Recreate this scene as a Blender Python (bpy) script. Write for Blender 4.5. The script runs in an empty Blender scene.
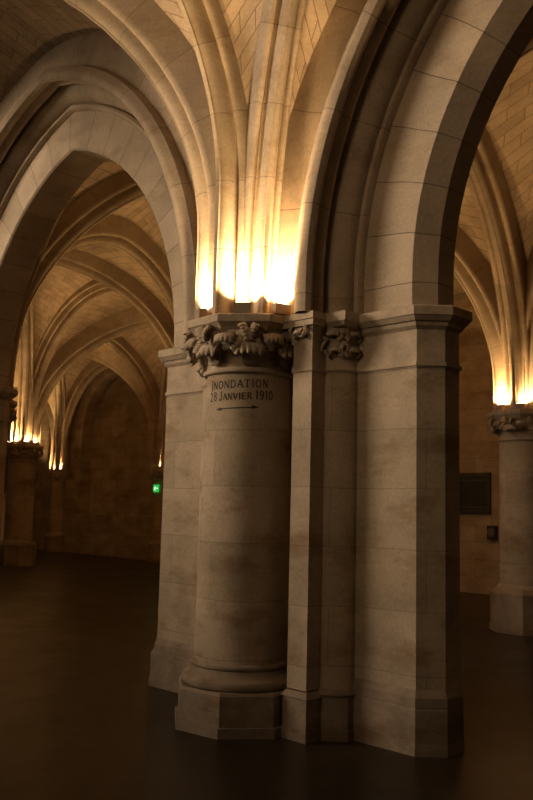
import bpy, bmesh, math, random
from mathutils import Vector, Matrix

random.seed(7)
S = bpy.context.scene
C = S.collection
PI = math.pi

# ------------------------------------------------------------------ camera
CAM = Vector((4.79, -4.88, 1.6))
F_PX, HORIZON, ROLL, YAW = 850.0, 507.7, 0.025, math.radians(45)
_p = math.atan((HORIZON - 400) / F_PX)
_F0 = Vector((-math.sin(YAW), math.cos(YAW), 0))
_R0 = Vector((math.cos(YAW), math.sin(YAW), 0))
_Z = Vector((0, 0, 1))
CF = _F0 * math.cos(_p) + _Z * math.sin(_p)
_U0 = _Z * math.cos(_p) - _F0 * math.sin(_p)
CR = _R0 * math.cos(ROLL) + _U0 * math.sin(ROLL)
CU = _U0 * math.cos(ROLL) - _R0 * math.sin(ROLL)
cd = bpy.data.cameras.new('camera')
cam = bpy.data.objects.new('camera', cd)
C.objects.link(cam)
M = Matrix((CR, CU, -CF)).transposed().to_4x4()
M.translation = CAM
cam.matrix_world = M
cd.sensor_fit = 'VERTICAL'
cd.sensor_height = 36
cd.lens = F_PX / 800 * 36
cd.clip_start = 0.05
S.camera = cam

# ------------------------------------------------------------------ world, light, exposure
w = bpy.data.worlds.new('world')
S.world = w
w.use_nodes = True
w.node_tree.nodes['Background'].inputs[0].default_value = (1.0, 0.80, 0.58, 1)
w.node_tree.nodes['Background'].inputs[1].default_value = 0.009
S.view_settings.view_transform = 'Standard'
S.view_settings.look = 'None'
S.view_settings.gamma = 1
S.view_settings.exposure = 0.0
S.cycles.use_denoising = True
S.cycles.max_bounces = 6
S.cycles.diffuse_bounces = 5
S.cycles.sample_clamp_indirect = 4.0

WARM = (1.0, 0.59, 0.235)
NEAR = (1.0, 0.64, 0.30)
LAMP_W = 30.0          # near lamps
LAMP_FAR = 36.0        # lamps of the far naves

def area_light(name, loc, aim, size, size_y, energy, color):
    ld = bpy.data.lights.new(name, 'AREA')
    ld.shape = 'RECTANGLE'
    ld.size, ld.size_y = size, size_y
    ld.energy = energy
    ld.color = color
    o = bpy.data.objects.new(name, ld)
    C.objects.link(o)
    o.location = loc
    d = Vector(aim) - Vector(loc)
    o.rotation_euler = d.to_track_quat('-Z', 'Y').to_euler()
    return o

# added fill lights out of view; the left one stands in for hall windows
fl = area_light('hall_fill', (-9.6, -9.4, 6.7), (-1.0, 0, 5.0), 6.0, 3.0, 165, (1.0, 0.76, 0.53))
fl.data.spread = math.radians(47)
fl = area_light('hall_fill', (0.5, -13.5, 7.6), (0.7, 0, 5.3), 5.0, 3.0, 38, (1.0, 0.69, 0.40))  # added warm fill from the front, high and out of view
fl.data.spread = math.radians(50)

# ------------------------------------------------------------------ materials
def nodes(m):
    m.use_nodes = True
    return m.node_tree.nodes, m.node_tree.links

def stone(name, base, rough=0.85, brick=None, var=0.10, dark=0.55, nscale=2.2, bump=0.25, patch=0.25, uvoff=(0, 0)):
    """brick = (width, height, mortar, offset) in metres on the UV map"""
    m = bpy.data.materials.new(name)
    N, L = nodes(m)
    b = N['Principled BSDF']
    b.inputs['Roughness'].default_value = rough
    b.inputs['Specular IOR Level'].default_value = 0.25
    tc = N.new('ShaderNodeTexCoord')
    n1 = N.new('ShaderNodeTexNoise'); n1.inputs['Scale'].default_value = nscale
    n1.inputs['Detail'].default_value = 6; n1.inputs['Roughness'].default_value = 0.62
    L.new(tc.outputs['Object'], n1.inputs['Vector'])
    n2 = N.new('ShaderNodeTexNoise'); n2.inputs['Scale'].default_value = 45
    n2.inputs['Detail'].default_value = 4
    L.new(tc.outputs['Object'], n2.inputs['Vector'])
    r1 = N.new('ShaderNodeMapRange'); r1.inputs[1].default_value = 0.3; r1.inputs[2].default_value = 0.7
    r1.inputs[3].default_value = 1 - patch; r1.inputs[4].default_value = 1 + patch * 0.5
    L.new(n1.outputs['Fac'], r1.inputs[0])
    r2 = N.new('ShaderNodeMapRange'); r2.inputs[1].default_value = 0.25; r2.inputs[2].default_value = 0.75
    r2.inputs[3].default_value = 0.86; r2.inputs[4].default_value = 1.10
    L.new(n2.outputs['Fac'], r2.inputs[0])
    mul = N.new('ShaderNodeMath'); mul.operation = 'MULTIPLY'
    L.new(r1.outputs[0], mul.inputs[0]); L.new(r2.outputs[0], mul.inputs[1])
    mix = N.new('ShaderNodeMix'); mix.data_type = 'RGBA'; mix.blend_type = 'MULTIPLY'
    mix.inputs[0].default_value = 1.0
    h = N.new('ShaderNodeMath'); h.operation = 'MULTIPLY_ADD'
    h.inputs[1].default_value = 0.35
    L.new(n2.outputs['Fac'], h.inputs[0])
    if brick:
        uv = N.new('ShaderNodeUVMap')
        mp = N.new('ShaderNodeMapping'); mp.inputs['Location'].default_value = (uvoff[0], uvoff[1], 0)
        L.new(uv.outputs[0], mp.inputs['Vector'])
        # joints wander a little, as cut stone does
        nj = N.new('ShaderNodeTexNoise'); nj.inputs['Scale'].default_value = 3.0
        L.new(tc.outputs['Object'], nj.inputs['Vector'])
        vs = N.new('ShaderNodeVectorMath'); vs.operation = 'MULTIPLY_ADD'
        vs.inputs[1].default_value = (0.02, 0.02, 0)
        L.new(nj.outputs['Color'], vs.inputs[0]); L.new(mp.outputs[0], vs.inputs[2])
        bt = N.new('ShaderNodeTexBrick')
        bt.offset = brick[3]; bt.squash = 1
        bt.inputs['Scale'].default_value = 1
        bt.inputs['Brick Width'].default_value = brick[0]
        bt.inputs['Row Height'].default_value = brick[1]
        bt.inputs['Mortar Size'].default_value = brick[2]
        bt.inputs['Mortar Smooth'].default_value = 0.4
        bt.inputs['Bias'].default_value = 0.0
        c1 = [min(1, c * (1 + var)) for c in base]; c2 = [c * (1 - var) for c in base]
        c2[2] *= 0.95
        bt.inputs['Color1'].default_value = (*c1, 1); bt.inputs['Color2'].default_value = (*c2, 1)
        bt.inputs['Mortar'].default_value = (*[c * dark for c in base], 1)
        L.new(vs.outputs[0], bt.inputs['Vector'])
        L.new(bt.outputs['Color'], mix.inputs[6])
        inv = N.new('ShaderNodeMath'); inv.operation = 'MULTIPLY_ADD'
        inv.inputs[1].default_value = -1.2; inv.inputs[2].default_value = 1
        L.new(bt.outputs['Fac'], inv.inputs[0]); L.new(inv.outputs[0], h.inputs[2])
    else:
        mix.inputs[6].default_value = (*base, 1)
        h.inputs[2].default_value = 0.5
    L.new(mul.outputs[0], mix.inputs[7])
    L.new(mix.outputs[2], b.inputs['Base Color'])
    bp = N.new('ShaderNodeBump'); bp.inputs['Strength'].default_value = bump; bp.inputs['Distance'].default_value = 0.012
    L.new(h.outputs[0], bp.inputs['Height'])
    L.new(bp.outputs[0], b.inputs['Normal'])
    return m

def stained(m, scale=1.0, amount=0.8, tint=(0.60, 0.47, 0.33)):
    """irregular brown weathering stains, wider than they are tall"""
    N, L = m.node_tree.nodes, m.node_tree.links
    b = N['Principled BSDF']
    src = b.inputs['Base Color'].links[0].from_socket
    tc = N.new('ShaderNodeTexCoord'); mp = N.new('ShaderNodeMapping')
    mp.inputs['Scale'].default_value = (1.6 * scale, 1.6 * scale, 4.2 * scale)
    L.new(tc.outputs['Object'], mp.inputs['Vector'])
    n = N.new('ShaderNodeTexNoise'); n.inputs['Scale'].default_value = 1.0; n.inputs['Detail'].default_value = 9; n.inputs['Roughness'].default_value = .68
    L.new(mp.outputs[0], n.inputs['Vector'])
    r = N.new('ShaderNodeMapRange'); r.inputs[1].default_value = .50; r.inputs[2].default_value = .68; r.inputs[3].default_value = 0; r.inputs[4].default_value = amount
    L.new(n.outputs['Fac'], r.inputs[0])
    mx = N.new('ShaderNodeMix'); mx.data_type = 'RGBA'; mx.blend_type = 'MULTIPLY'
    L.new(r.outputs[0], mx.inputs[0]); L.new(src, mx.inputs[6]); mx.inputs[7].default_value = (*tint, 1)
    L.new(mx.outputs[2], b.inputs['Base Color'])

def plain(name, col, rough=0.6, metal=0.0, emit=None, strength=0):
    m = bpy.data.materials.new(name)
    N, L = nodes(m)
    b = N['Principled BSDF']
    tc = N.new('ShaderNodeTexCoord'); n = N.new('ShaderNodeTexNoise'); n.inputs['Scale'].default_value = 30
    L.new(tc.outputs['Object'], n.inputs['Vector'])
    r = N.new('ShaderNodeMapRange'); r.inputs[3].default_value = 0.85; r.inputs[4].default_value = 1.12
    L.new(n.outputs['Fac'], r.inputs[0])
    mx = N.new('ShaderNodeMix'); mx.data_type = 'RGBA'; mx.blend_type = 'MULTIPLY'; mx.inputs[0].default_value = 1
    mx.inputs[6].default_value = (*col, 1); L.new(r.outputs[0], mx.inputs[7]); L.new(mx.outputs[2], b.inputs['Base Color'])
    b.inputs['Roughness'].default_value = rough; b.inputs['Metallic'].default_value = metal
    if emit:
        b.inputs['Emission Color'].default_value = (*emit, 1); b.inputs['Emission Strength'].default_value = strength
    return m

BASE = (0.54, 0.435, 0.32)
M_PIER = stone('limestone_blocks', BASE, brick=(1.35, 0.4175, 0.0035, 0.5), uvoff=(0.31, -0.095), var=0.08, dark=0.7, patch=0.30)
M_ARCH = stone('limestone_voussoirs', BASE, brick=(9.0, 0.36, 0.004, 0.0), uvoff=(3.0, 0.1), var=0.10, dark=0.4)
M_RIB = stone('limestone_rib', BASE, brick=(9.0, 0.55, 0.0035, 0.0), uvoff=(3.0, 0), var=0.06, dark=0.55)
M_CARVED = stone('carved_limestone', BASE, bump=0.4, nscale=6, patch=0.3)
M_WEB = stone('vault_courses', (0.53, 0.41, 0.29), brick=(0.56, 0.20, 0.007, 0.5), var=0.13, dark=0.45, bump=0.4)
M_WEBN = stone('vault_courses_near', (0.53, 0.41, 0.29), brick=(0.42, 0.15, 0.006, 0.5), var=0.13, dark=0.45, bump=0.4)
M_WALL = stone('wall_blocks', (0.46, 0.365, 0.265), brick=(0.75, 0.34, 0.006, 0.5), var=0.14, dark=0.6)
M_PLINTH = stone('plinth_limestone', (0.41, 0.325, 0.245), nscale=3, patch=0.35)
stained(M_PIER); stained(M_PLINTH); stained(M_WALL, .7); stained(M_ARCH, .6, .5); stained(M_RIB, .7, .5); stained(M_WEB, .45, .5); stained(M_WEBN, .45, .5)
M_HOUSING = plain('lamp_housing', (0.34, 0.26, 0.17), 0.5)
M_LENS = plain('lamp_lens', (0.9, 0.8, 0.6), 0.3, emit=(1.0, 0.8, 0.5), strength=8)
M_PAINT = plain('black_paint', (0.035, 0.026, 0.02), 0.7)
M_BLACK = plain('black_board', (0.006, 0.007, 0.006), 0.6)
M_FRAME = plain('dark_frame', (0.030, 0.022, 0.014), 0.45)
M_GREY = plain('grey_plastic', (0.10, 0.11, 0.10), 0.5)
M_GREEN = plain('exit_green', (0.02, 0.35, 0.06), 0.4, emit=(0.03, 0.75, 0.10), strength=0.6)
M_WHITE = plain('exit_white', (0.8, 0.9, 0.8), 0.4, emit=(0.75, 1.0, 0.75), strength=1.0)

def floor_mat():
    m = bpy.data.materials.new('worn_floor')
    N, L = nodes(m)
    b = N['Principled BSDF']
    tc = N.new('ShaderNodeTexCoord')
    mp = N.new('ShaderNodeMapping'); mp.inputs['Rotation'].default_value = (0, 0, 0)
    L.new(tc.outputs['Object'], mp.inputs['Vector'])
    bt = N.new('ShaderNodeTexBrick')
    bt.inputs['Scale'].default_value = 1; bt.inputs['Brick Width'].default_value = 0.95
    bt.inputs['Row Height'].default_value = 0.62; bt.inputs['Mortar Size'].default_value = 0.008
    bt.inputs['Color1'].default_value = (0.048, 0.034, 0.021, 1); bt.inputs['Color2'].default_value = (0.034, 0.025, 0.016, 1)
    bt.inputs['Mortar'].default_value = (0.035, 0.027, 0.02, 1)
    L.new(mp.outputs[0], bt.inputs['Vector'])
    n = N.new('ShaderNodeTexNoise'); n.inputs['Scale'].default_value = 1.3; n.inputs['Detail'].default_value = 8
    n.inputs['Roughness'].default_value = 0.7
    L.new(tc.outputs['Object'], n.inputs['Vector'])
    r = N.new('ShaderNodeMapRange'); r.inputs[1].default_value = .3; r.inputs[2].default_value = .7
    r.inputs[3].default_value = 0.6; r.inputs[4].default_value = 1.35
    L.new(n.outputs['Fac'], r.inputs[0])
    mx = N.new('ShaderNodeMix'); mx.data_type = 'RGBA'; mx.blend_type = 'MULTIPLY'; mx.inputs[0].default_value = 1
    L.new(bt.outputs['Color'], mx.inputs[6]); L.new(r.outputs[0], mx.inputs[7]); L.new(mx.outputs[2], b.inputs['Base Color'])
    rr = N.new('ShaderNodeMapRange'); rr.inputs[3].default_value = 0.16; rr.inputs[4].default_value = 0.56
    L.new(n.outputs['Fac'], rr.inputs[0]); L.new(rr.outputs[0], b.inputs['Roughness'])
    b.inputs['Specular IOR Level'].default_value = 0.2
    bp = N.new('ShaderNodeBump'); bp.inputs['Strength'].default_value = 0.35; bp.inputs['Distance'].default_value = 0.02
    L.new(n.outputs['Fac'], bp.inputs['Height']); L.new(bp.outputs[0], b.inputs['Normal'])
    return m
M_FLOOR = floor_mat()

# ------------------------------------------------------------------ mesh helpers
class MB:
    """collects vertices and faces with UVs and builds ONE mesh object"""
    def __init__(s):
        s.v, s.f, s.uv = [], [], []
    def quad(s, pts, uvs=None):
        i = len(s.v)
        s.v += [tuple(p) for p in pts]
        s.f.append(tuple(range(i, i + len(pts))))
        s.uv.append(list(uvs) if uvs else [(0, 0)] * len(pts))
    def grid(s, P, UV, closed=False):
        """P[i][j] points with UV[i][j]; shared vertices (smooth shading works)"""
        i0 = len(s.v); n, m = len(P), len(P[0])
        for row in P: s.v += [tuple(p) for p in row]
        for i in range(n - 1):
            for j in range(m - 1):
                s.f.append((i0 + i * m + j, i0 + i * m + j + 1, i0 + (i + 1) * m + j + 1, i0 + (i + 1) * m + j))
                s.uv.append([UV[i][j], UV[i][j + 1], UV[i + 1][j + 1], UV[i + 1][j]])
    def prism(s, plan, z0, z1, top=None, cap=True, u0=0.0):
        """plan: list of (x, y), counter-clockwise; top: other plan at z1"""
        t = top or plan
        n = len(plan); u = u0
        for k in range(n):
            a, b = plan[k], plan[(k + 1) % n]; c, d = t[(k + 1) % n], t[k]
            l = math.hypot(b[0] - a[0], b[1] - a[1])
            s.quad([(a[0], a[1], z0), (b[0], b[1], z0), (c[0], c[1], z1), (d[0], d[1], z1)],
                   [(u, z0), (u + l, z0), (u + l, z1), (u, z1)])
            u += l
        if cap:
            s.quad([(p[0], p[1], z1) for p in t], [(p[0], p[1]) for p in t])
            s.quad([(p[0], p[1], z0) for p in reversed(plan)], [(p[0], p[1]) for p in reversed(plan)])
    def box(s, x0, x1, y0, y1, z0, z1):
        s.prism([(x0, y0), (x1, y0), (x1, y1), (x0, y1)], z0, z1)
    def lathe(s, prof, cx, cy, n=48, a0=0.0, a1=2 * PI):
        """prof: (r, z) from the bottom up"""
        P, UV = [], []
        v = prof[0][1]
        for k, (r, z) in enumerate(prof):
            rr = max(p[0] for p in prof)
            P.append([(cx + r * math.cos(a0 + (a1 - a0) * j / n), cy + r * math.sin(a0 + (a1 - a0) * j / n), z) for j in range(n + 1)])
            UV.append([(rr * (a0 + (a1 - a0) * j / n), z) for j in range(n + 1)])
        s.grid(P, UV)
    def build(s, name, mat, parent=None, smooth=None):
        me = bpy.data.meshes.new(name)
        me.from_pydata(s.v, [], s.f)
        l = me.uv_layers.new(name='UVMap')
        k = 0
        for uvs in s.uv:
            for q in uvs:
                l.data[k].uv = q; k += 1
        me.materials.append(mat)
        if smooth is not None:
            bm = bmesh.new(); bm.from_mesh(me)
            bmesh.ops.remove_doubles(bm, verts=bm.verts, dist=1e-5)
            bmesh.ops.recalc_face_normals(bm, faces=bm.faces)
            bm.to_mesh(me); bm.free()
            me.shade_smooth()
            me.set_sharp_from_angle(angle=math.radians(smooth))
        o = bpy.data.objects.new(name, me)
        C.objects.link(o)
        if parent: o.parent = parent
        return o

def tag(o, label=None, cat=None, group=None, kind=None):
    if label: o['label'] = label
    if cat: o['category'] = cat
    if group: o['group'] = group
    if kind: o['kind'] = kind
    return o

def thing(name, label, cat, loc=(0, 0, 0), rz=0.0, group=None):
    o = bpy.data.objects.new(name, None)
    C.objects.link(o)
    o.location = loc; o.rotation_euler = (0, 0, rz)
    return tag(o, label, cat, group)

def copy_tree(o, parent=None):
    c = o.copy(); C.objects.link(c)
    if parent: c.parent = parent
    for ch in list(o.children): copy_tree(ch, c)
    return c

def struct(o, label): return tag(o, label, None, None, 'structure')

# ------------------------------------------------------------------ arches, ribs and webs
def half_curve(s0, zsp, zs, half, zc, n=22, off=0.0):
    """(s, z) points of one half arch from its springing to its crown; off moves it outwards"""
    w, h = half - s0, zc - zs
    pts = []
    for k in range(4):
        pts.append((s0, zsp + (zs - zsp) * k / 4))
    if h >= w:
        R = (w * w + h * h) / (2 * w); A = math.asin(min(1, h / R))
        for k in range(n + 1):
            a = A * k / n
            pts.append((s0 + R - R * math.cos(a), zs + R * math.sin(a)))
    else:
        for k in range(n + 1):
            a = PI / 2 * k / n
            pts.append((s0 + w * (1 - math.cos(a)), zs + h * math.sin(a)))
    return pts

def normals2(pts):
    out = []
    for i in range(len(pts)):
        def nrm(a, b):
            ds, dz = b[0] - a[0], b[1] - a[1]; l = math.hypot(ds, dz) or 1
            return (-dz / l, ds / l)
        if i == 0: n = nrm(pts[0], pts[1])
        elif i == len(pts) - 1: n = nrm(pts[-2], pts[-1])
        else:
            a = nrm(pts[i - 1], pts[i]); b = nrm(pts[i], pts[i + 1])
            m = (a[0] + b[0], a[1] + b[1]); l = math.hypot(*m) or 1
            m = (m[0] / l, m[1] / l); c = max(0.55, m[0] * a[0] + m[1] * a[1])
            n = (m[0] / c, m[1] / c)
        out.append(n)
    return out

def arch_path(L, s0, zspA, zspB, zsA, zsB, zc, apex=None, n=22):
    apex = apex if apex is not None else L / 2
    a = half_curve(s0, zspA, zsA, apex, zc, n)
    b = half_curve(s0, zspB, zsB, L - apex, zc, n)
    return a + [(L - p[0], p[1]) for p in reversed(b[:-1])]

def sweep_arch(mb, A, B, path, prof):
    """sweep prof [(lateral, outward)] along path [(s, z)] in the vertical plane from A to B"""
    A = Vector((A[0], A[1], 0)); B = Vector((B[0], B[1], 0))
    d = (B - A).normalized(); lat = Vector((d.y, -d.x, 0))
    nn = normals2(path)
    P, UV = [], []
    v = 0.0
    ulen = [0.0]
    for k in range(1, len(prof)):
        ulen.append(ulen[-1] + math.hypot(prof[k][0] - prof[k - 1][0], prof[k][1] - prof[k - 1][1]))
    for i, (q, n) in enumerate(zip(path, nn)):
        if i: v += math.hypot(q[0] - path[i - 1][0], q[1] - path[i - 1][1])
        row = []
        for (a, b) in prof:
            s, z = q[0] + n[0] * b, q[1] + n[1] * b
            row.append(A + d * s + lat * a + Vector((0, 0, z)))
        P.append(row); UV.append([(u, v) for u in ulen])
    mb.grid(P, UV)

def rib_profile(k=1.0, kw=None):
    kw = kw or k
    h = [(.19, .50), (.19, .06), (.182, .025), (.165, .005), (.145, 0), (.127, .008), (.114, .028), (.105, .055), (.094, .068), (.083, .055),
         (.080, .02), (.079, -.03), (.070, -.068), (.050, -.096), (.026, -.108), (.022, -.122), (0, -.124)]
    h = [(a * kw, b * k) for a, b in h]
    return h + [(-a, b) for a, b in reversed(h[:-1])]

def wide_profile():
    h = [(.27, .50), (.27, .16), (.258, .125), (.235, .115), (.212, .125), (.200, .15), (.188, .16), (.176, .14), (.172, .06), (.160, .025), (.135, .012),
         (.110, .025), (.098, .05), (.088, .05), (.082, .02), (.080, -.03), (.070, -.068), (.048, -.094), (.024, -.106), (.02, -.12), (0, -.122)]
    return h + [(-a, b) for a, b in reversed(h[:-1])]

WEB_OFF = 0.20
def web_cell(mb, node, along, apexd, zapex, diag_dir, diagd, zcrown, zsp, zs_e, zs_d, s0e, s0d, n=20, m=10):
    """half a severy: from the node, between an edge arch and a diagonal"""
    def samples(s0, zs, half, zc):
        c = half_curve(max(0.06, s0 - 0.16), zsp, zs, half, zc + WEB_OFF, 40)
        L = [0]
        for i in range(1, len(c)): L.append(L[-1] + math.hypot(c[i][0] - c[i - 1][0], c[i][1] - c[i - 1][1]))
        out = []
        for k in range(n + 1):
            t = L[-1] * k / n; i = 1
            while i < len(L) - 1 and L[i] < t: i += 1
            f = (t - L[i - 1]) / ((L[i] - L[i - 1]) or 1)
            out.append((c[i - 1][0] + (c[i][0] - c[i - 1][0]) * f, c[i - 1][1] + (c[i][1] - c[i - 1][1]) * f))
        return out, L[-1]
    E, le = samples(s0e, zs_e, apexd, zapex)
    D, ld = samples(s0d, zs_d, diagd, zcrown)
    O = Vector((node[0], node[1], 0))
    P, UV = [], []
    for k in range(n + 1):
        a = O + along * E[k][0] + Vector((0, 0, E[k][1]))
        b = O + diag_dir * D[k][0] + Vector((0, 0, D[k][1]))
        wdt = (b - a).length
        row, uv = [], []
        for j in range(m + 1):
            t = j / m
            p = a.lerp(b, t)
            p.z += 0.06 * wdt * math.sin(PI * t)
            row.append(p); uv.append((wdt * (t - .5), (le + ld) / 2 * k / n))
        P.append(row); UV.append(uv)
    mb.grid(P, UV)

def cross(p0, p2, p1, p3):
    """intersection of p0-p2 with p1-p3 in plan"""
    d1 = (p2[0] - p0[0], p2[1] - p0[1]); d2 = (p3[0] - p1[0], p3[1] - p1[1])
    den = d1[0] * d2[1] - d1[1] * d2[0]
    t = ((p1[0] - p0[0]) * d2[1] - (p1[1] - p0[1]) * d2[0]) / den
    return (p0[0] + d1[0] * t, p0[1] + d1[1] * t)

def vec(a, b):
    v = Vector((b[0] - a[0], b[1] - a[1], 0)); return v.normalized(), v.length

def vault_web(nodes_, zsp, zs_edge, zs_diag, z_edge, z_crown, s0=0.3):
    """nodes_: four plan points in order; z_edge: crown of the four edge arches"""
    mb = MB()
    X = cross(nodes_[0], nodes_[2], nodes_[1], nodes_[3])
    for i in range(4):
        A, B = nodes_[i], nodes_[(i + 1) % 4]
        d, L = vec(A, B)
        for (n_, dr, zz) in ((A, d, zsp[i]), (B, -d, zsp[(i + 1) % 4])):
            dd, ll = vec(n_, X)
            web_cell(mb, n_, dr, L / 2, z_edge[i], dd, ll, z_crown, zz, zs_edge[i], zs_diag, s0, s0)
    return mb

def rib(A, B, zspA, zspB, zs, zc, name, label, prof, s0=0.3, apex=None, mat=None, n=22, group=None, cat='vault rib', zsB=None):
    d, L = vec(A, B)
    mb = MB()
    sweep_arch(mb, A, B, arch_path(L, s0, zspA, zspB, zs, zsB or zs, zc, apex, n), prof)
    o = mb.build(name, mat or M_RIB, None, smooth=40)
    return tag(o, label, cat, group)

# ------------------------------------------------------------------ plan of the halls
BAY = 6.6
Z_CAP = 3.03
FY = -0.29                       # axis of the front columns
TW = 0.46                        # thickness of the arcade
BY = TW + .29                        # axis of the columns on the far side of the arcade
FD = -5.35                       # next row of the front hall
ROW_Y, WALL_Y = 6.2, 10.5
RX = lambda k: -1.11 - 7.0 * k  # free pillars of the second nave
WX = lambda k: {-1: 5.6, 0: -1.2, 1: -8.1, 2: -14.6, 3: -20.15, 4: -27.3}[k]   # responds on the far wall
Z_WCAP = 2.62

# ------------------------------------------------------------------ floor
mb = MB()
mb.box(-30, 14, -16, 12, -0.2, 0)
struct(mb.build('floor', M_FLOOR), 'dark worn stone floor of the vaulted halls')

# ------------------------------------------------------------------ arcade wall and far walls
def arch_pts(half, zsp, zs, zc, cx, n=20):
    c = half_curve(0, zsp, zs, half, zc, n)
    l = [(cx - half + s, z) for s, z in c]
    return l + [(cx + half - s, z) for s, z in reversed(c[:-1])]

def wall_panel(mb, x0, x1, ztop, hole, y0, y1, back=True):
    """wall between x0 and x1 with an arch-headed hole [(x, z)...] whose feet are at the hole's first and last z"""
    h0, h1 = hole[0], hole[-1]; zb = h0[1]
    def q(pts, y):
        mb.quad([(x, y, z) for x, z in pts], [(x, z) for x, z in pts])
    for y in ((y0, y1) if back else (y0,)):
        q([(x0, 0), (h0[0], 0), (h0[0], ztop), (x0, ztop)], y)
        q([(h1[0], 0), (x1, 0), (x1, ztop), (h1[0], ztop)], y)
        if zb > 0.01: q([(h0[0], 0), (h1[0], 0), (h1[0], zb), (h0[0], zb)], y)
        for a, b in zip(hole[:-1], hole[1:]):
            if abs(a[0] - b[0]) > 1e-4: q([a, b, (b[0], ztop), (a[0], ztop)], y)
    v = 0
    for a, b in zip(hole[:-1], hole[1:]):
        l = math.hypot(b[0] - a[0], b[1] - a[1])
        mb.quad([(a[0], y0, a[1]), (b[0], y0, b[1]), (b[0], y1, b[1]), (a[0], y1, a[1])], [(0, v), (0, v + l), (y1 - y0, v + l), (y1 - y0, v)])
        v += l
    if zb > .01: mb.quad([(h0[0], y0, zb), (h1[0], y0, zb), (h1[0], y1, zb), (h0[0], y1, zb)], [(h0[0], 0), (h1[0], 0), (h1[0], .4), (h0[0], .4)])

ARCH_S0 = 1.345
mb = MB()
for k in range(-1, 4):
    x0, x1 = -BAY * k - BAY, -BAY * k
    wall_panel(mb, x0, x1, 8.2, arch_pts(BAY / 2 - ARCH_S0 + 0.25, 0, 3.3, 5.85, (x0 + x1) / 2), 0.08, TW - .08)
struct(mb.build('wall_arcade', M_WALL), 'stone wall above and between the pointed arches')

mb = MB()
for k in range(-1, 4):
    x1 = WX(k); x0 = WX(k + 1)
    cx = (x0 + x1) / 2 + (.25 if k == 2 else 0)
    if k <= 0:
        mb.quad([(x0, WALL_Y, 0), (x1, WALL_Y, 0), (x1, WALL_Y, 8), (x0, WALL_Y, 8)], [(x0, 0), (x1, 0), (x1, 8), (x0, 8)])
        continue
    wall_panel(mb, x0, x1, 8.0, arch_pts(1.95, 1.25, 3.9, 5.75, cx), WALL_Y, WALL_Y + .4, back=False)
mb.quad([(-30, WALL_Y + .4, 0), (14, WALL_Y + .4, 0), (14, WALL_Y + .4, 8), (-30, WALL_Y + .4, 8)], [(-30, 0), (14, 0), (14, 8), (-30, 8)])
struct(mb.build('wall_back', M_WALL), 'far stone wall with blind pointed arches')
mb = MB()
mb.box(-29.4, -28.9, .5, 10.9, 0, 8)
struct(mb.build('wall_left', M_WALL), 'end wall of the far nave')
mb = MB()
mb.box(9.0, 9.4, .5, 10.9, 0, 8)
struct(mb.build('wall_right', M_WALL), 'right end wall of the far nave')

# ------------------------------------------------------------------ pier arches (voussoir rings)
def arcade_arch(k, label, cat='arch'):
    A, B = (-BAY * k, 0), (-BAY * (k + 1), 0)
    t = thing('arcade_arch', label, cat)
    zs, zc = (3.08, 5.55) if k == 0 else (3.25, 5.75)
    path = arch_path(BAY, ARCH_S0, Z_CAP, Z_CAP, zs, zs, zc)
    # lateral = (d.y, -d.x): for d = -x it is (0, 1), so lateral equals world Y
    m1 = MB()
    if k == 0:      # the left arch has a plain square soffit
        ring = [(0.02, .47), (0.0, .45), (0, .02), (.02, 0), (TW - .02, 0), (TW, .02), (TW, .45), (TW - .02, .47)]
    else:
        ring = [(0.02, .47), (0.0, .45), (0, 0), (.13, -.13), (TW - .13, -.13), (TW, 0), (TW, .45), (TW - .02, .47)]
    sweep_arch(m1, A, B, path, ring)
    m1.build('voussoir_ring', M_ARCH, t, smooth=25)
    for side in (0, 1):
        f = (lambda y: y) if side == 0 else (lambda y: TW - y)
        m2 = MB()
        pr = [(.05, .43), (-.03, .435), (-.055, .45), (-.06, .475), (-.04, .50), (.02, .51)]
        for i in range(9):
            a = PI * i / 8
            pr.append((0.0 - .165 * math.sin(a), .515 + .165 - .165 * math.cos(a)))
        pr += [(.10, .86)]
        sweep_arch(m2, A, B, path, [(f(y), r) for y, r in pr])
        m2.build('roll_moulding', M_RIB, t, smooth=35)
        m3 = MB()
        pr = [(.05, .76), (-.17, .74), (-.20, .66), (-.235, .645), (-.27, .66), (-.29, .69), (-.31, .685), (-.335, .65), (-.375, .635), (-.41, .65), (-.43, .69),
              (-.425, .73), (-.40, .76), (-.385, .79), (-.30, .81), (-.30, 1.35), (.05, 1.4)]
        sweep_arch(m3, A, B, path, [(f(y), r) for y, r in pr])
        m3.build('hood_moulding', M_RIB, t, smooth=35)
    return t
arcade_arch(0, 'left pointed stone arch, opening into the far vaulted nave', 'arch')
arcade_arch(-1, 'right stone arch springing from the broad square pier', 'arch')

# ------------------------------------------------------------------ foliage
def leaf_bmesh(nu=20, nv=14):
    P, Fc = [], []
    for j in range(nv + 1):
        v = j / nv
        if v < .4:
            t = v / .4; o, z = .012 + .03 * t * t, .10 * t
        else:
            t = (v - .4) / .6; a = PI * 1.05 * t
            o, z = .042 + .036 * (1 - math.cos(a)), .10 + .030 * math.sin(a) - .055 * t * t
        W = .030 + .055 * min(1, v / .75) ** 1.3
        for i in range(nu + 1):
            u = -1 + 2 * i / nu
            lobe = abs(math.cos(2.5 * PI * u))
            s = max(0, v - .35) / .65
            P.append((u * W, o * (1 - .30 * u * u) + .016 * lobe * s, z - .030 * s * (1 - lobe) * 0 + .022 * s * (1 - lobe) - .012 * u * u * s))
    for j in range(nv):
        for i in range(nu):
            a = j * (nu + 1) + i
            Fc.append((a, a + 1, a + nu + 2, a + nu + 1))
    bm = bmesh.new()
    vs = [bm.verts.new(p) for p in P]
    for f in Fc: bm.faces.new([vs[q] for q in f])
    bmesh.ops.recalc_face_normals(bm, faces=bm.faces)
    bmesh.ops.solidify(bm, geom=bm.faces[:], thickness=0.016)
    return bm
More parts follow.
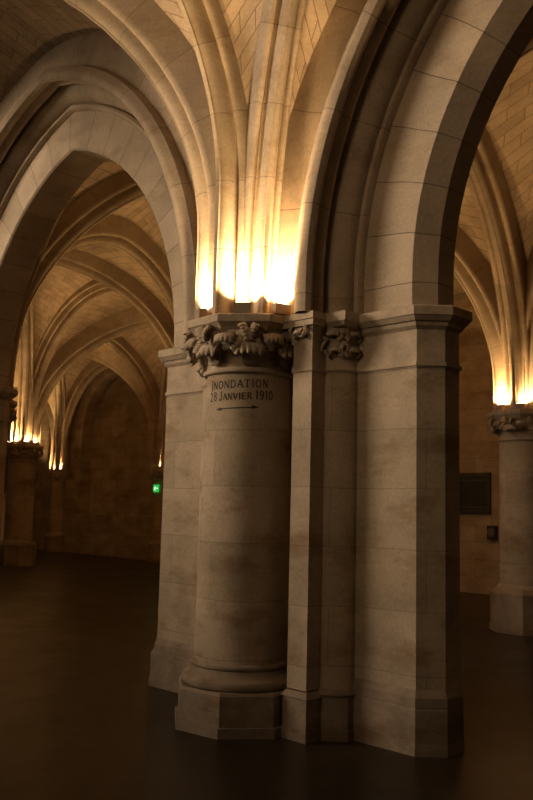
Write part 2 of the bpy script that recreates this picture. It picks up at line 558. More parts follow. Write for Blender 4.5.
def leaf_mesh():
    bm = leaf_bmesh()
    me = bpy.data.meshes.new('leaf')
    bm.to_mesh(me); bm.free()
    me.materials.append(M_CARVED); me.shade_smooth()
    return me
LEAF = leaf_mesh()

def clump_mesh():
    """a knot of curled leaves on a stem, as under the abacus corners: outward is +Y"""
    bm = bmesh.new()
    for dx, dz, ry, rz, sc in ((-.075, .02, -1.15, .45, .62), (.075, .02, 1.15, -.45, .62), (0, -.035, 0, 0, .72), (-.045, -.03, -2.3, .3, .5), (.05, -.03, 2.2, -.3, .5)):
        lb = leaf_bmesh(15, 10)
        T = Matrix.Translation((dx, .012, dz)) @ Matrix.Rotation(rz, 4, 'Z') @ Matrix.Rotation(ry, 4, 'Y') @ Matrix.Diagonal((sc, sc * 1.1, sc, 1)) @ Matrix.Translation((0, 0, -.04))
        tm = bpy.data.meshes.new('tmp'); lb.transform(T); lb.to_mesh(tm); lb.free()
        bm.from_mesh(tm); bpy.data.meshes.remove(tm)
    r = bmesh.ops.create_cone(bm, segments=8, radius1=.014, radius2=.02, depth=.2, cap_ends=True)
    for v in r['verts']:
        v.co = Vector((v.co.z, v.co.x + .016, v.co.y + .035))
    me = bpy.data.meshes.new('leaf_clump')
    bm.to_mesh(me); bm.free()
    me.materials.append(M_CARVED); me.shade_smooth()
    return me
CLUMP = clump_mesh()

def foliage(parent, cx, cy, z, r, ang, mesh, name, sc=1.0):
    o = bpy.data.objects.new(name, mesh)
    C.objects.link(o)
    o.parent = parent
    o.location = (cx + r * math.cos(ang), cy + r * math.sin(ang), z)
    o.rotation_euler = (0, 0, ang - PI / 2)
    o.scale = (sc, sc, sc)
    return o

def octagon(cx, cy, ap, rot=PI / 8):
    R = ap / math.cos(PI / 8)
    return [(cx + R * math.cos(rot + k * PI / 4), cy + R * math.sin(rot + k * PI / 4)) for k in range(8)]

# ------------------------------------------------------------------ the great compound pier
def outset(plan, d):
    """offset a convex or simple ccw plan outwards by d"""
    n = len(plan); out = []
    for k in range(n):
        p0, p1, p2 = plan[k - 1], plan[k], plan[(k + 1) % n]
        e1 = Vector((p1[0] - p0[0], p1[1] - p0[1])).normalized(); e2 = Vector((p2[0] - p1[0], p2[1] - p1[1])).normalized()
        n1 = Vector((e1.y, -e1.x)); n2 = Vector((e2.y, -e2.x))
        m = (n1 + n2).normalized(); c = max(.4, m.dot(n1))
        q = Vector(p1) + m * (d / c); out.append((q.x, q.y))
    return out

def column_parts(t, cx, cy, out_ang, arc, free=False, zc=Z_CAP, r=.344, leaves=True, plinth_h=.30, ap=.47):
    """round column with octagonal plinth, foliate capital and octagonal abacus"""
    RP, RA = PI / 8 + .12, PI / 8 - .09
    m = MB()
    m.prism(octagon(cx, cy, ap + .012, RP), 0, .07); m.prism(octagon(cx, cy, ap - .01, RP), .07, plinth_h - .02, cap=False)
    m.prism(octagon(cx, cy, ap - .01, RP), plinth_h - .02, plinth_h, octagon(cx, cy, ap - .02, RP))
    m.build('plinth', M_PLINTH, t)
    m = MB()
    b = plinth_h
    prof = [(.44, b)] + [(.425 + .025 * math.cos(a), b + .035 + .035 * math.sin(a)) for a in [-PI / 2 + PI * k / 8 for k in range(9)]]
    prof += [(.405, b + .085), (.388, b + .11), (.38, b + .13)] + [(.372 + .018 * math.cos(a), b + .152 + .02 * math.sin(a)) for a in [-PI / 2 + PI * k / 6 for k in range(7)]] + [(r + .016, b + .18)]
    m.lathe(prof, cx, cy)
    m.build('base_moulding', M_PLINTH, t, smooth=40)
    m = MB()
    zz = zc - .43
    m.lathe([(r + .016 - .028 * (k / 10), b + .18 + (zz - b - .18) * k / 10) for k in range(11)], cx, cy)
    sh = m.build('column_shaft', M_PIER, t, smooth=40)
    m = MB()
    rr = r - .012
    prof = [(rr, zz)] + [(rr + .008 + .022 * math.cos(a), zz + .022 + .022 * math.sin(a)) for a in [-PI / 2 + PI * k / 6 for k in range(7)]]
    prof += [(rr, zz + .046), (rr + .004, zz + .12), (rr + .022, zz + .20), (rr + .055, zz + .265), (rr + .10, zz + .30), (rr + .10, zz + .31)]
    m.lathe(prof, cx, cy)
    cap = m.build('capital', M_CARVED, t, smooth=40)
    m = MB()
    za = zc - .125
    m.prism(octagon(cx, cy, ap - .06, RA), za, za + .03, octagon(cx, cy, ap - .04, RA), cap=True)
    m.prism(octagon(cx, cy, ap - .04, RA), za + .03, za + .062, octagon(cx, cy, ap - .005, RA), cap=True)
    m.prism(octagon(cx, cy, ap, RA), za + .062, zc - .012, cap=True)
    m.prism(octagon(cx, cy, ap, RA), zc - .012, zc, octagon(cx, cy, ap - .012, RA))
    m.build('abacus', M_CARVED, t)
    if leaves:
        for k in range(16):
            ang = k * PI / 8
            if not free and abs((ang - out_ang + PI) % (2 * PI) - PI) > arc: continue
            if k % 2: foliage(cap, cx, cy, zz + .245, rr + .055, ang, CLUMP, 'leaf_clump', 1.35)
            else: foliage(cap, cx, cy, zz + .065, rr + .005, ang, LEAF, 'leaf', 1.3)
    return sh

def corbel_parts(t, cx, cy, oa):
    zn = Z_CAP - .43
    m = MB()
    m.lathe([(.02, zn - .55), (.06, zn - .53), (.05, zn - .47), (.16, zn - .32), (.26, zn - .14), (.332, zn), (.35, zn + .02), (.332, zn + .045), (.336, zn + .12), (.354, zn + .2), (.387, zn + .265), (.43, zn + .3), (.43, zn + .31)], cx, cy)
    m.box(cx - .05, cx + .05, cy - .29, cy, zn - .4, zn)
    cap = m.build('corbel', M_CARVED, t, smooth=40)
    m = MB()
    m.prism(octagon(cx, cy, .42), Z_CAP - .125, Z_CAP - .06, octagon(cx, cy, .465)); m.prism(octagon(cx, cy, .47), Z_CAP - .06, Z_CAP)
    m.build('abacus', M_CARVED, t)
    for k in range(1, 8):
        foliage(cap, cx, cy, zn + .22, .38, oa - PI / 2 + PI * k / 8, CLUMP, 'leaf_clump', 1.2)

def compound_pier(label):
    t = thing('compound_pier', label, 'pier')
    xl, xr, T, ch = -1.40, 1.385, TW, .14
    def body(o, ch=ch):
        return outset([(xl, 0), (xr, 0), (xr + ch, ch), (xr + ch, T - ch), (xr, T), (xl, T), (xl - ch, T - ch), (xl - ch, ch)], o)
    def left(pl, d): return [(x - d, y) if x < 0 else (x, y) for x, y in pl]
    m = MB(); m.prism(body(0), .42, Z_CAP - .40, u0=.2); m.build('pier_shaft', M_PIER, t)
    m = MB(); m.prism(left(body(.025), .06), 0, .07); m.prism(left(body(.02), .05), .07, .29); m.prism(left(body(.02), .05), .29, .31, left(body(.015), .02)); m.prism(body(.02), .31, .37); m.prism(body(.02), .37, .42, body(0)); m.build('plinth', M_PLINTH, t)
    m = MB()
    zn = Z_CAP - .43
    m.prism(body(.008), zn, zn + .010); m.prism(body(.02), zn + .010, zn + .03); m.prism(body(.008), zn + .03, zn + .04)
    m.prism(body(0), zn + .04, zn + .27); 
    m.prism(body(0), zn + .27, zn + .295, body(.03)); m.prism(body(.03), zn + .295, zn + .325, body(.042))
    m.prism(body(.055), zn + .325, zn + .36, body(.085)); m.prism(body(.09), zn + .36, zn + .42); m.prism(body(.09), zn + .42, zn + .43, body(.075))
    m.build('impost', M_CARVED, t)
    for side in (0, 1):
        f = (lambda y: y) if side == 0 else (lambda y: T - y)
        oa = -PI / 2 if side == 0 else PI / 2
        if side == 1:
            corbel_parts(t, 0, f(FY), oa)
            continue
        column_parts(t, 0, f(FY), oa, PI * .62)
        for sx in (-1, 1):
            sq = .675 if sx > 0 else .60
            # square pilaster beside the column
            def rect(x0, x1, y0, y1):
                ys = sorted((f(y0), f(y1))); xs = sorted((sx * x0, sx * x1))
                return [(xs[0], ys[0]), (xs[1], ys[0]), (xs[1], ys[1]), (xs[0], ys[1])]
            if sx > 0:
                m = MB()
                m.prism(rect(.515, .70, -.33, .1), .34, zn)
                m.build('pilaster', M_PIER, t)
                m = MB()
                m.prism(rect(.485, .73, -.36, .1), 0, .07); m.prism(rect(.495, .72, -.35, .1), .07, .29); m.prism(rect(.48, .735, -.365, .1), .29, .33, rect(.51, .705, -.335, .1))
                m.build('pilaster_plinth', M_PLINTH, t)
                m = MB()
                m.prism(rect(.505, .71, -.34, .1), zn, zn + .04)
                m.prism(rect(.515, .70, -.33, .1), zn + .04, zn + .20)
                m.prism(rect(.515, .70, -.33, .1), zn + .20, zn + .33, rect(.48, .735, -.365, .1))
                m.prism(rect(.44, .75, -.385, .1), zn + .33, zn + .375); m.prism(rect(.43, .76, -.395, .1), zn + .375, zn + .43, rect(.44, .75, -.385, .1))
                pc = m.build('pilaster_capital', M_CARVED, t)
                if side == 0:
                    foliage(pc, sx * .61, f(-.35), zn + .29, 0.0, oa, CLUMP, 'leaf_clump', .62)
            # engaged round shaft in the angle
            m = MB()
            m.lathe([(.20, .31), (.19, .36), (.188, .40), (.186, zn)], sx * sq, f(0), 32)
            m.build('engaged_shaft', M_PIER, t, smooth=40)
            m = MB()
            m.prism(octagon(sx * sq, f(0), .205), 0, .07); m.prism(octagon(sx * sq, f(0), .195), .07, .29)
            m.lathe([(.20, .29), (.215, .31), (.205, .335), (.19, .35), (.178, .37)], sx * sq, f(0), 32)
            m.build('shaft_plinth', M_PLINTH, t, smooth=40)
            m = MB()
            m.lathe([(.176, zn), (.195, zn + .01), (.20, zn + .022), (.195, zn + .034), (.176, zn + .045), (.178, zn + .15), (.20, zn + .26), (.235, zn + .32), (.235, zn + .33)], sx * sq, f(0), 32)
            m.prism(rect(.45, .90, -.215, .1), zn + .33, zn + .36, rect(.45, .93, -.245, .1)); m.prism(rect(.45, .94, -.25, .1), zn + .36, zn + .43)
            sc = m.build('shaft_capital', M_CARVED, t, smooth=40)
            if side == 0:
                for a_, z_, s_ in ((-62, .29, .8), (-18, .29, .8), (-58, .17, .75), (-20, .17, .75)):
                    a2 = math.radians(a_) if sx > 0 else PI - math.radians(a_)
                    foliage(sc, sx * sq, 0, zn + z_, .17, a2, CLUMP, 'leaf_clump', s_)
    return t
pier = compound_pier('great stone pier in the foreground bearing the painted flood mark')
pier2 = copy_tree(pier)
pier2.location = (-BAY, 0, 0)
pier2['label'] = 'dark stone pier at the left picture edge, left foot of the pointed arch'

# ------------------------------------------------------------------ free pillars of the second nave
def free_pillar(x, y, zc, label, base_h=.58, leaves=True, r=.34, group=None):
    t = thing('round_pillar', label, 'pillar', (x, y, 0), 0, group)
    m = MB()
    m.prism(octagon(0, 0, .465), 0, .10); m.prism(octagon(0, 0, .45), .10, base_h - .06); m.prism(octagon(0, 0, .45), base_h - .06, base_h, octagon(0, 0, .40))
    m.build('plinth', M_PLINTH, t)
    m = MB()
    zz = zc - .43
    m.lathe([(.39, base_h), (.385, base_h + .03), (r + .01, base_h + .06), (r, zz)], 0, 0)
    m.build('column_shaft', M_PIER, t, smooth=40)
    m = MB()
    rr = r
    m.lathe([(rr, zz), (rr + .03, zz + .02), (rr, zz + .045), (rr + .004, zz + .12), (rr + .03, zz + .22), (rr + .09, zz + .30), (rr + .09, zz + .31)], 0, 0)
    cap = m.build('capital', M_CARVED, t, smooth=40)
    m = MB()
    za = zc - .125
    m.prism(octagon(0, 0, .42), za, za + .06, octagon(0, 0, .47)); m.prism(octagon(0, 0, .48), za + .06, zc)
    m.build('abacus', M_CARVED, t)
    if leaves:
        for k in range(16):
            ang = k * PI / 8
            if k % 2: foliage(cap, 0, 0, zz + .245, rr + .055, ang, CLUMP, 'leaf_clump', 1.1)
            else: foliage(cap, 0, 0, zz + .10, rr + .005, ang, LEAF, 'leaf', 1.05)
    return t
free_pillar(RX(0), ROW_Y, Z_CAP, 'round pillar cut by the right picture edge, lamps glowing on its capital')
free_pillar(RX(1), ROW_Y, Z_CAP, 'round pillar of the far nave standing behind the great pier', leaves=False)
free_pillar(RX(2), ROW_Y, Z_CAP, 'round pillar at far left under three glowing lamps, seen through the pointed arch')

def respond(x, zc, label):
    t = thing('wall_respond', label, 'half column', (x, WALL_Y - .12, 0))
    m = MB(); m.prism(octagon(0, 0, .33), 0, .5); m.prism(octagon(0, 0, .33), .5, .56, octagon(0, 0, .27)); m.build('plinth', M_PLINTH, t)
    m = MB(); m.lathe([(.27, .56), (.25, .6), (.25, zc - .32)], 0, 0, 32); m.build('column_shaft', M_WALL, t, smooth=40)
    m = MB(); m.lathe([(.25, zc - .32), (.28, zc - .30), (.25, zc - .28), (.27, zc - .15), (.34, zc - .1), (.34, zc - .09)], 0, 0, 32)
    c_ = m.build('capital', M_CARVED, t, smooth=40)
    for k in range(7):
        foliage(c_, 0, 0, zc - .16, .27, -PI + PI * k / 6, CLUMP, 'leaf_clump', .9)
    m = MB(); m.prism(octagon(0, 0, .36), zc - .09, zc); m.build('abacus', M_CARVED, t)
    return t
RESP = {0: 'half column on the far wall right of the black board', 1: 'half column on the far wall hidden behind the great pier',
        2: 'half column on the far wall just left of the great pier, above the green sign', 3: 'half column on the far wall beside the left pillar, lamps lit on its small capital'}
for k in (2, 3): respond(WX(k), Z_WCAP, RESP[k])

# ------------------------------------------------------------------ front hall vaults
FN = lambda k, j: (-BAY * k, FY if j == 0 else (FD if k >= 0 else -4.0))
PROF = rib_profile(1.0, 1.0)
WIDE = wide_profile()
ZD = 6.75
for k in (0, -1):
    q = [FN(k, 0), FN(k + 1, 0), FN(k + 1, 1), FN(k, 1)]
    mb = vault_web(q, [Z_CAP] * 4, [3.4, 3.8, 3.4, 3.8], 3.65 if k == 0 else 3.4, [6.45, 6.55, 6.45, 6.55], ZD)
    struct(mb.build('ceiling', M_WEBN, None, smooth=50), 'brick-coursed vault over the ' + ('left' if k == 0 else 'right') + ' bay of the near hall')
rib(FN(0, 0), FN(1, 1), Z_CAP, Z_CAP, 3.75, ZD, 'vault_rib', 'moulded rib curving up and left from the great pier, across the pointed arch', PROF, .33)
rib(FN(0, 0), FN(0, 1), Z_CAP, Z_CAP, 4.0, 6.55, 'vault_rib', 'second rib from the left above the great pier, rising steeply between two lamps', rib_profile(.95, .84), .28)
rib(FN(0, 0), FN(-1, 1), Z_CAP, Z_CAP, 3.4, ZD, 'vault_rib', 'centre rib above the great pier, rising straight up overhead', rib_profile(.95, .74), .29)

# ------------------------------------------------------------------ rear nave vaults
BN = lambda k: (-BAY * k, BY)
RN = lambda k: (RX(k), ROW_Y)
WN = lambda k: (WX(k), WALL_Y - .15)
PR2 = rib_profile(1.1, 1.0)
for k in (-1, 0, 1, 2):
    q = [BN(k), RN(k), RN(k + 1), BN(k + 1)]
    mb = vault_web(q, [Z_CAP] * 4, [3.6, 3.4, 3.6, 3.4], 3.4, [6.3, 6.55, 6.3, 6.45], 6.6)
    struct(mb.build('ceiling', M_WEB, None, smooth=50), 'coursed vault of the far nave')
    q = [RN(k), WN(k), WN(k + 1), RN(k + 1)]
    mb = vault_web(q, [Z_CAP, Z_WCAP, Z_WCAP, Z_CAP], [3.6, 3.4, 3.6, 3.4], 3.3, [6.2, 6.0, 6.2, 6.55], 6.4)
    struct(mb.build('ceiling', M_WEB, None, smooth=50), 'coursed vault along the far wall')
def crossd(a, b, c, d):
    X = cross(a, b, c, d); return math.hypot(X[0] - a[0], X[1] - a[1])
def diag(a, b, c, d, zc, label, za=Z_CAP, zb=Z_CAP):
    rib(a, b, za, zb, 3.4, zc, 'vault_rib', label, PR2, .3, crossd(a, b, c, d))
# main nave diagonals
diag(BN(1), RN(0), BN(0), RN(1), 6.6, 'rib sweeping right from the edge of the pointed arch, nearest in the far nave')
diag(BN(0), RN(1), BN(1), RN(0), 6.6, 'rib hidden behind the great pier')
diag(BN(1), RN(2), BN(2), RN(1), 6.6, 'rib rising straight toward the viewer from the left lamp-lit pillar')
diag(BN(2), RN(1), BN(1), RN(2), 6.6, 'smooth round rib crossing behind the nearest far arch, falling right')
diag(BN(0), RN(-1), BN(-1), RN(0), 6.6, 'rib arching over the right opening from behind the pier')
diag(BN(-1), RN(0), BN(0), RN(-1), 6.6, 'right rib of the right-edge pillar, leaning toward the viewer')
# transverse arches of the nave
rib(BN(1), RN(1), Z_CAP, Z_CAP, 3.5, 6.2, 'vault_rib', 'pointed cross arch with a sharp peak, nearest through the left opening', PR2, .3)
rib(BN(0), RN(0), Z_CAP, Z_CAP, 3.2, 6.3, 'vault_rib', 'tall rib rising up and left from the right-edge pillar toward the arch', PR2, .3)
# arcade of the pillars
rib(RN(2), RN(1), Z_CAP, Z_CAP, 3.4, 6.55, 'vault_rib', 'pointed arch of the pillar row springing right from the left lamp-lit pillar', WIDE, .3)
rib(RN(1), RN(0), Z_CAP, Z_CAP, 3.4, 6.55, 'vault_rib', 'heavy rib curving left from the right-edge pillar behind the square pier', WIDE, .3)
rib(RN(3), RN(2), Z_CAP, Z_CAP, 3.4, 6.55, 'vault_rib', 'small rib leaning left from the left lamp-lit pillar', WIDE, .3)
rib(RN(0), RN(-1), Z_CAP, Z_CAP, 3.4, 6.55, 'vault_rib', 'rib of the pillar row going off the right picture edge', WIDE, .3)
# aisle along the far wall
diag(RN(2), WN(1), RN(1), WN(2), 6.25, 'long rib curving up right from the left lamp-lit pillar to the far wall', Z_CAP, Z_WCAP)
diag(RN(1), WN(2), RN(2), WN(1), 6.25, 'far rib descending behind the great pier edge to the wall', Z_CAP, Z_WCAP)
diag(RN(3), WN(2), RN(2), WN(3), 6.25, 'lowest round rib over the blind arch at the far end', Z_CAP, Z_WCAP)
diag(RN(2), WN(3), RN(3), WN(2), 6.25, 'short rib between the left pillar and the far half column', Z_CAP, Z_WCAP)
rib(RN(2), WN(2), Z_CAP, Z_WCAP, 3.6, 6.2, 'vault_rib', 'far pointed cross arch whose right leg ends above the green sign', PR2, .3)
rib(WN(3), WN(2), Z_WCAP, Z_WCAP, 3.4, 6.0, 'vault_rib', 'arch moulding on the far wall, right of the far half column', PR2, .3)
rib(WN(4), WN(3), Z_WCAP, Z_WCAP, 3.4, 6.0, 'vault_rib', 'arch moulding on the far wall, left of the far half column', PR2, .3)

# ------------------------------------------------------------------ uplights standing on the capitals
def make_uplight():
    t = thing('uplight', 'x', 'lamp', (0, 0, 0))
    m = MB()
    m.box(-.066, .066, -.030, .030, .008, .085)
    m.box(-.05, -.03, -.02, .02, 0, .008); m.box(.03, .05, -.02, .02, 0, .008)
    h = m.build('housing', M_HOUSING, t)
    m = MB(); m.box(-.056, .056, -.022, .022, .085, .090); m.build('lens', M_LENS, t)
    return t
UP = make_uplight(); used = [False]
def uplight(cx, cy, z, ang, r, label, group, energy, color=WARM, tilt=.30, spread=PI * .9):
    o = UP if not used[0] else copy_tree(UP)
    used[0] = True
    p = (cx + r * math.cos(ang), cy + r * math.sin(ang), z)
    o.location = p; o.rotation_euler = (0, 0, ang + PI / 2)
    o['label'] = label; o['group'] = group
    ld = bpy.data.lights.new('uplight_beam', 'AREA'); ld.shape = 'RECTANGLE'; ld.size = .11; ld.size_y = .045
    ld.energy = energy; ld.color = color; ld.spread = spread
    l = bpy.data.objects.new('uplight_beam', ld); C.objects.link(l)
    l.location = (p[0] - .02 * math.cos(ang), p[1] - .02 * math.sin(ang), z + .096)
    aim = Vector((-math.cos(ang) * tilt, -math.sin(ang) * tilt, 1))
    l.rotation_euler = aim.to_track_quat('-Z', 'Y').to_euler()
D = math.radians
G1 = 'uplights on the great pier'
uplight(0, FY, Z_CAP, D(246), .415, 'small box uplight at the left of the great pier capital', G1, LAMP_W, NEAR, .22, math.radians(120))
uplight(0, FY, Z_CAP, D(308), .415, 'small box uplight in the middle of the great pier capital', G1, LAMP_W, NEAR, .22, math.radians(120))
uplight(0, FY, Z_CAP, D(346), .455, 'small box uplight at the right of the great pier capital', G1, LAMP_W, NEAR, .22, math.radians(120))
G2 = 'uplights in the far nave'
for nm, (cx, cy), angs in (('right-edge pillar', RN(0), (205, 248, 290, 335, 25, 70, 115, 160)),
                           ('pillar behind the great pier', RN(1), (205, 248, 290, 335, 25, 70, 115, 160)),
                           ('left lamp-lit pillar', RN(2), (205, 248, 290, 335, 25, 70, 115, 160))):
    for i, a in enumerate(angs):
        side = ['facing the great hall, leftmost', 'facing the great hall, second', 'facing the great hall, third', 'facing right', 'at the rear right', 'at the rear', 'at the rear left', 'facing left'][i]
        uplight(cx, cy, Z_CAP, D(a), .40, 'small lamp on the %s capital, %s' % (nm, side), G2, LAMP_FAR)
for nm, (cx, cy) in (('column behind the great pier', BN(0)), ('column behind the left picture edge', BN(1))):
    for i, a in enumerate((75, 130)):
        uplight(cx, cy, Z_CAP, D(a), .40, 'small lamp on the %s, %s' % (nm, ['right', 'left'][i]), G2, LAMP_FAR)
for k in (2, 3):
    for i, a in enumerate((200, 246, 294, 340)):
        uplight(WX(k), WALL_Y - .12, Z_WCAP, D(a), .31, 'small lamp on the %s, %s' % ('far half column' if k == 3 else 'half column above the green sign', ['leftmost', 'second from left', 'second from right', 'rightmost'][i]), G2, LAMP_FAR * 3.6)

# ------------------------------------------------------------------ painted flood mark on the column
def ray_cyl(px, py, r):
    d = (CF * F_PX + CR * (px - 266.5) - CU * (py - 400)).normalized()
    ox, oy = CAM.x, CAM.y - FY
    a = d.x ** 2 + d.y ** 2; b = 2 * (ox * d.x + oy * d.y); c = ox * ox + oy * oy - r * r
    t = (-b - math.sqrt(b * b - 4 * a * c)) / (2 * a)
    p = CAM + d * t
    return math.atan2(p.y - FY, p.x), p.z

GL = {  # strokes on a unit box: (points, width factor)
 'I': [([(.5, 0), (.5, 1)], 1), ([(.25, 0), (.75, 0)], .5), ([(.25, 1), (.75, 1)], .5)],
 'N': [([(.12, 0), (.12, 1)], .55), ([(.12, 1), (.88, 0)], 1.1), ([(.88, 0), (.88, 1)], .55), ([(0, 0), (.25, 0)], .45), ([(.75, 1), (1, 1)], .45)],
 'O': [([(.5 + .44 * math.cos(a), .5 + .5 * math.sin(a)) for a in [PI / 2 + 2 * PI * k / 20 for k in range(21)]], .9)],
 'D': [([(.15, 0), (.15, 1)], 1), ([(.15, 1), (.5, .98), (.8, .8), (.92, .5), (.8, .2), (.5, .02), (.15, 0)], .8)],
 'A': [([(.04, 0), (.48, 1)], .6), ([(.48, 1), (.96, 0)], 1.1), ([(.22, .36), (.76, .36)], .5)],
 'T': [([(.5, 0), (.5, 1)], 1), ([(.04, 1), (.96, 1)], .6), ([(.04, 1), (.04, .82)], .5), ([(.96, 1), (.96, .82)], .5), ([(.3, 0), (.7, 0)], .45)],
 'J': [([(.7, 1), (.7, .2), (.58, .0), (.35, -.06), (.1, .08)], 1)],
 'V': [([(.04, 1), (.5, 0)], 1.0), ([(.5, 0), (.96, 1)], .7)],
 'E': [([(.15, 0), (.15, 1)], 1), ([(.15, 0), (.9, 0)], .7), ([(.15, 1), (.88, 1)], .7), ([(.15, .52), (.75, .52)], .7)],
 'R': [([(.15, 0), (.15, 1)], 1), ([(.15, 1), (.65, .97), (.85, .76), (.65, .52), (.15, .5)], .8), ([(.5, .5), (.92, 0)], .9)],
 '1': [([(.55, 0), (.55, 1)], 1), ([(.55, 1), (.3, .8)], .6)],
 '9': [([(.85, .68), (.72, .94), (.5, 1), (.26, .92), (.16, .7), (.28, .47), (.52, .42), (.76, .5), (.85, .68), (.84, .35), (.68, .06), (.42, 0), (.2, .1)], .85)],
 '0': [([(.5 + .36 * math.cos(a), .5 + .5 * math.sin(a)) for a in [PI / 2 + 2 * PI * k / 20 for k in range(21)]], .9)],
 '2': [([(.14, .76), (.28, .96), (.52, 1), (.78, .9), (.82, .68), (.6, .4), (.12, 0), (.9, 0)], .85)],
 '8': [([(.5, .54), (.25, .64), (.2, .8), (.34, .97), (.5, 1), (.66, .97), (.8, .8), (.75, .64), (.5, .54), (.2, .4), (.14, .2), (.3, .03), (.5, 0), (.7, .03), (.86, .2), (.8, .4), (.5, .54)], .8)],
}
RC = .344 + .0005
def cyl_pt(th, z, lift):
    r = .344 + .016 - .028 * ((z - .48) / (Z_CAP - .43 - .48)) + lift
    return (r * math.cos(th), FY + r * math.sin(th), z)
def strokes(mb, items):
    """items: polylines of (theta, z, half width in metres)"""
    for pts, hw in items:
        for (t0, z0), (t1, z1) in zip(pts[:-1], pts[1:]):
            dx, dz = (t1 - t0) * RC, z1 - z0; l = math.hypot(dx, dz) or 1e-6
            nx, nz = -dz / l * hw, dx / l * hw; ex, ez = dx / l * hw * .5, dz / l * hw * .5
            c = [(t0 + (-ex + nx) / RC, z0 - ez + nz), (t0 + (-ex - nx) / RC, z0 - ez - nz), (t1 + (ex - nx) / RC, z1 + ez - nz), (t1 + (ex + nx) / RC, z1 + ez + nz)]
            n = max(1, int(abs(t1 - t0) / .04)); 
            for k in range(n):
                a, b = k / n, (k + 1) / n
                L = lambda p, q, u: (p[0] + (q[0] - p[0]) * u, p[1] + (q[1] - p[1]) * u)
                q = [L(c[0], c[3], a), L(c[1], c[2], a), L(c[1], c[2], b), L(c[0], c[3], b)]
                front = [cyl_pt(t, z, .0016) for t, z in q]; back = [cyl_pt(t, z, -.004) for t, z in q]
                mb.quad(front)
                for i in range(4):
                    j = (i + 1) % 4
                    mb.quad([front[i], back[i], back[j], front[j]])
def write(name, text, p0, p1, hpx, first, narrow, label, root):
    """text from pixel p0 (baseline start) to p1 (baseline end)"""
    (ta, za), (tb, zb) = ray_cyl(*p0, RC - .012), ray_cyl(*p1, RC - .012)
    _, zt = ray_cyl(p0[0], p0[1] - hpx, RC - .012)
    h = zt - za
    ws = [narrow.get(ch, 1.0) * (1.08 if i in first else 1) for i, ch in enumerate(text)]
    tot = sum(ws); u = 0
    for i, ch in enumerate(text):
        if ch != ' ':
            m = MB(); hh = h * (1.38 if i in first else 1); it = []
            big = hh - h
            for pts, wf in GL[ch]:
                it.append(([(ta + (tb - ta) * (u + ws[i] * (.10 + .80 * x)) / tot, za + (zb - za) * (u + ws[i] * .5) / tot + y * hh - big * (.45 if name == 'letter' and i == 0 and text[0] == 'I' else 0)) for x, y in pts], .0044 * wf))
            strokes(m, it)
            m.build('letter' if ch.isalpha() else 'digit', M_PAINT, root)
        u += ws[i]
mark = thing('flood_inscription', 'black painted flood inscription with date on the round column', 'inscription', (0, 0, 0))
NAR = {'I': .55, ' ': .45, '1': .6, 'J': .75}
write('letter', 'INONDATION', (211.5, 390.5), (268.5, 387.5), 7.2, (0,), NAR, '', mark)
write('letter', '28 JANVIER 1910', (210.5, 401.8), (273, 400.0), 5.9, (0, 1, 3, 11, 12, 13, 14), NAR, '', mark)
m = MB()
(ta, za), (tb, zb) = ray_cyl(217, 409.5, RC - .012), ray_cyl(258, 407.5, RC - .012)
hz = .013
dt = (tb - ta)
strokes(m, [([(ta + dt * k / 8, za + (zb - za) * k / 8) for k in range(9)], .0042)])
for tt, zz, sg in ((ta, za, 1), (tb, zb, -1)):
    for k in range(5):
        strokes(m, [([(tt + sg * dt * .13 * k / 5, zz), (tt + sg * dt * .13 * (k + 1) / 5, zz)], .0028 + .0105 * (k / 5))])
m.build('double_arrow', M_PAINT, mark)

# ------------------------------------------------------------------ things on the far wall
def hit_wall(px, py, y=WALL_Y):
    d = CF * F_PX + CR * (px - 266.5) - CU * (py - 400)
    t = (y - CAM.y) / d.y
    return CAM + d * t
a, b = hit_wall(456.5, 473), hit_wall(491.5, 514)
yw = WALL_Y
board = thing('notice_board', 'black framed board hanging on the far wall beyond the square pier', 'board', ((a.x + b.x) / 2, yw, b.z))
hw, hh = (b.x - a.x) / 2, a.z - b.z
m = MB()
for x0, x1, z0, z1 in ((-hw, hw, 0, .07), (-hw, hw, hh - .07, hh), (-hw, -hw + .07, .07, hh - .07), (hw - .07, hw, .07, hh - .07)):
    m.box(x0, x1, -.06, 0, z0, z1)
m.build('frame', M_FRAME, board)
m = MB(); m.box(-hw + .07, hw - .07, -.03, 0, .07, hh - .07); m.build('panel', M_BLACK, board)
m = MB()
for zz in (.12, hh - .16): m.box(-hw + .10, hw - .10, -.034, -.03, zz, zz + .015)
m.build('panel_trim', M_GREY, board)

a, b = hit_wall(489.5, 525.5), hit_wall(498, 540)
box = thing('wall_box', 'small dark call box on the far wall beside the right-edge pillar', 'wall box', ((a.x + b.x) / 2, yw, b.z))
hw, hh = (b.x - a.x) / 2, a.z - b.z
m = MB(); m.box(-hw, hw, -.10, 0, 0, hh); m.build('case', M_FRAME, box)
m = MB()
P = [[(r * math.cos(t), -.10 - dd, hh * .52 + r * math.sin(t)) for t in [2 * PI * k / 16 for k in range(17)]] for r, dd in ((.085, 0), (.085, .02), (.05, .025), (.0, .025))]
m.grid(P, [[(0, 0)] * 17] * 4); m.build('dial', M_GREY, box, smooth=40)

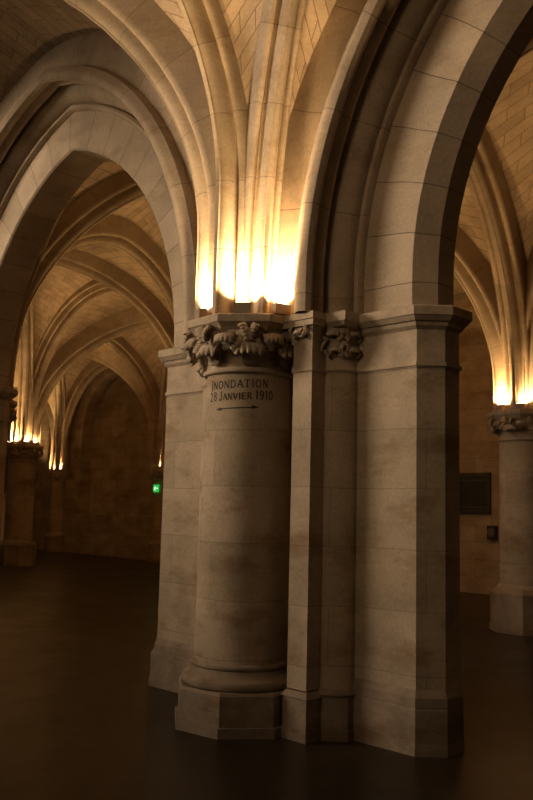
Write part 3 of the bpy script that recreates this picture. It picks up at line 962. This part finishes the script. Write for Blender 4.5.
p = hit_wall(156.8, 487.5, WALL_Y - .36)
sign = thing('exit_sign', 'small glowing green exit sign with white running figure on the far half column', 'sign', (p.x, WALL_Y - .36, p.z - .13))
m = MB(); m.box(-.155, .155, -.06, 0, 0, .26); m.build('sign_case', M_GREEN, sign)
m = MB()
def bar(x0, z0, x1, z1, w_):
    dx, dz = x1 - x0, z1 - z0; l = math.hypot(dx, dz); nx, nz = -dz / l * w_, dx / l * w_
    m.quad([(x0 + nx, -.063, z0 + nz), (x0 - nx, -.063, z0 - nz), (x1 - nx, -.063, z1 - nz), (x1 + nx, -.063, z1 + nz)])
bar(-.05, .10, -.02, .17, .020); bar(-.05, .10, -.10, .07, .012); bar(-.05, .10, -.01, .07, .012); bar(-.01, .07, -.02, .03, .012); bar(-.02, .16, .03, .13, .010); bar(-.02, .16, -.08, .15, .010); bar(-.015, .195, .01, .195, .014)
m.build('running_figure', M_WHITE, sign)
m = MB()
bar(.05, .13, .13, .13, .010); bar(.10, .17, .135, .13, .009); bar(.10, .09, .135, .13, .009)
m.build('arrow', M_WHITE, sign)
sign.scale = (.72, .72, .80)

# low stair wall at the far left, with an added area light out of view
sw = thing('stair_parapet', 'low warm-lit stone stair wall at the left picture edge beside the far pillar', 'low wall', (-18.0, 7.0, 0))
m = MB()
m.quad([(-1.1, -.2, 0), (1.0, -.2, 0), (1.0, -.2, 1.72), (-1.1, -.2, 1.25)], [(0, 0), (2.1, 0), (2.1, 1.72), (0, 1.25)])
m.quad([(1.0, .2, 0), (-1.1, .2, 0), (-1.1, .2, 1.25), (1.0, .2, 1.72)], [(0, 0), (2.1, 0), (2.1, 1.25), (0, 1.72)])
m.quad([(-1.1, .2, 0), (-1.1, -.2, 0), (-1.1, -.2, 1.25), (-1.1, .2, 1.25)], [(0, 0), (.4, 0), (.4, 1.25), (0, 1.25)])
m.quad([(1.0, -.2, 0), (1.0, .2, 0), (1.0, .2, 1.72), (1.0, -.2, 1.72)], [(0, 0), (.4, 0), (.4, 1.72), (0, 1.72)])
m.build('wall_body', M_WALL, sw)
m = MB()
m.quad([(-1.14, -.25, 1.25), (1.04, -.25, 1.73), (1.04, .25, 1.73), (-1.14, .25, 1.25)])
m.quad([(-1.14, -.25, 1.33), (1.04, -.25, 1.81), (1.04, .25, 1.81), (-1.14, .25, 1.33)])
m.quad([(-1.14, -.25, 1.25), (1.04, -.25, 1.73), (1.04, -.25, 1.81), (-1.14, -.25, 1.33)])
m.quad([(-1.14, .25, 1.25), (1.04, .25, 1.73), (1.04, .25, 1.81), (-1.14, .25, 1.33)])
m.quad([(-1.14, -.25, 1.25), (-1.14, .25, 1.25), (-1.14, .25, 1.33), (-1.14, -.25, 1.33)])
m.quad([(1.04, -.25, 1.73), (1.04, .25, 1.73), (1.04, .25, 1.81), (1.04, -.25, 1.81)])
m.build('coping', M_PLINTH, sw)
area_light('stair_fill', (-18.6, 6.1, 0.4), (-17.9, 6.8, 1.25), .3, .2, 9, WARM)  # added only to brighten the stair wall, no fixture modelled
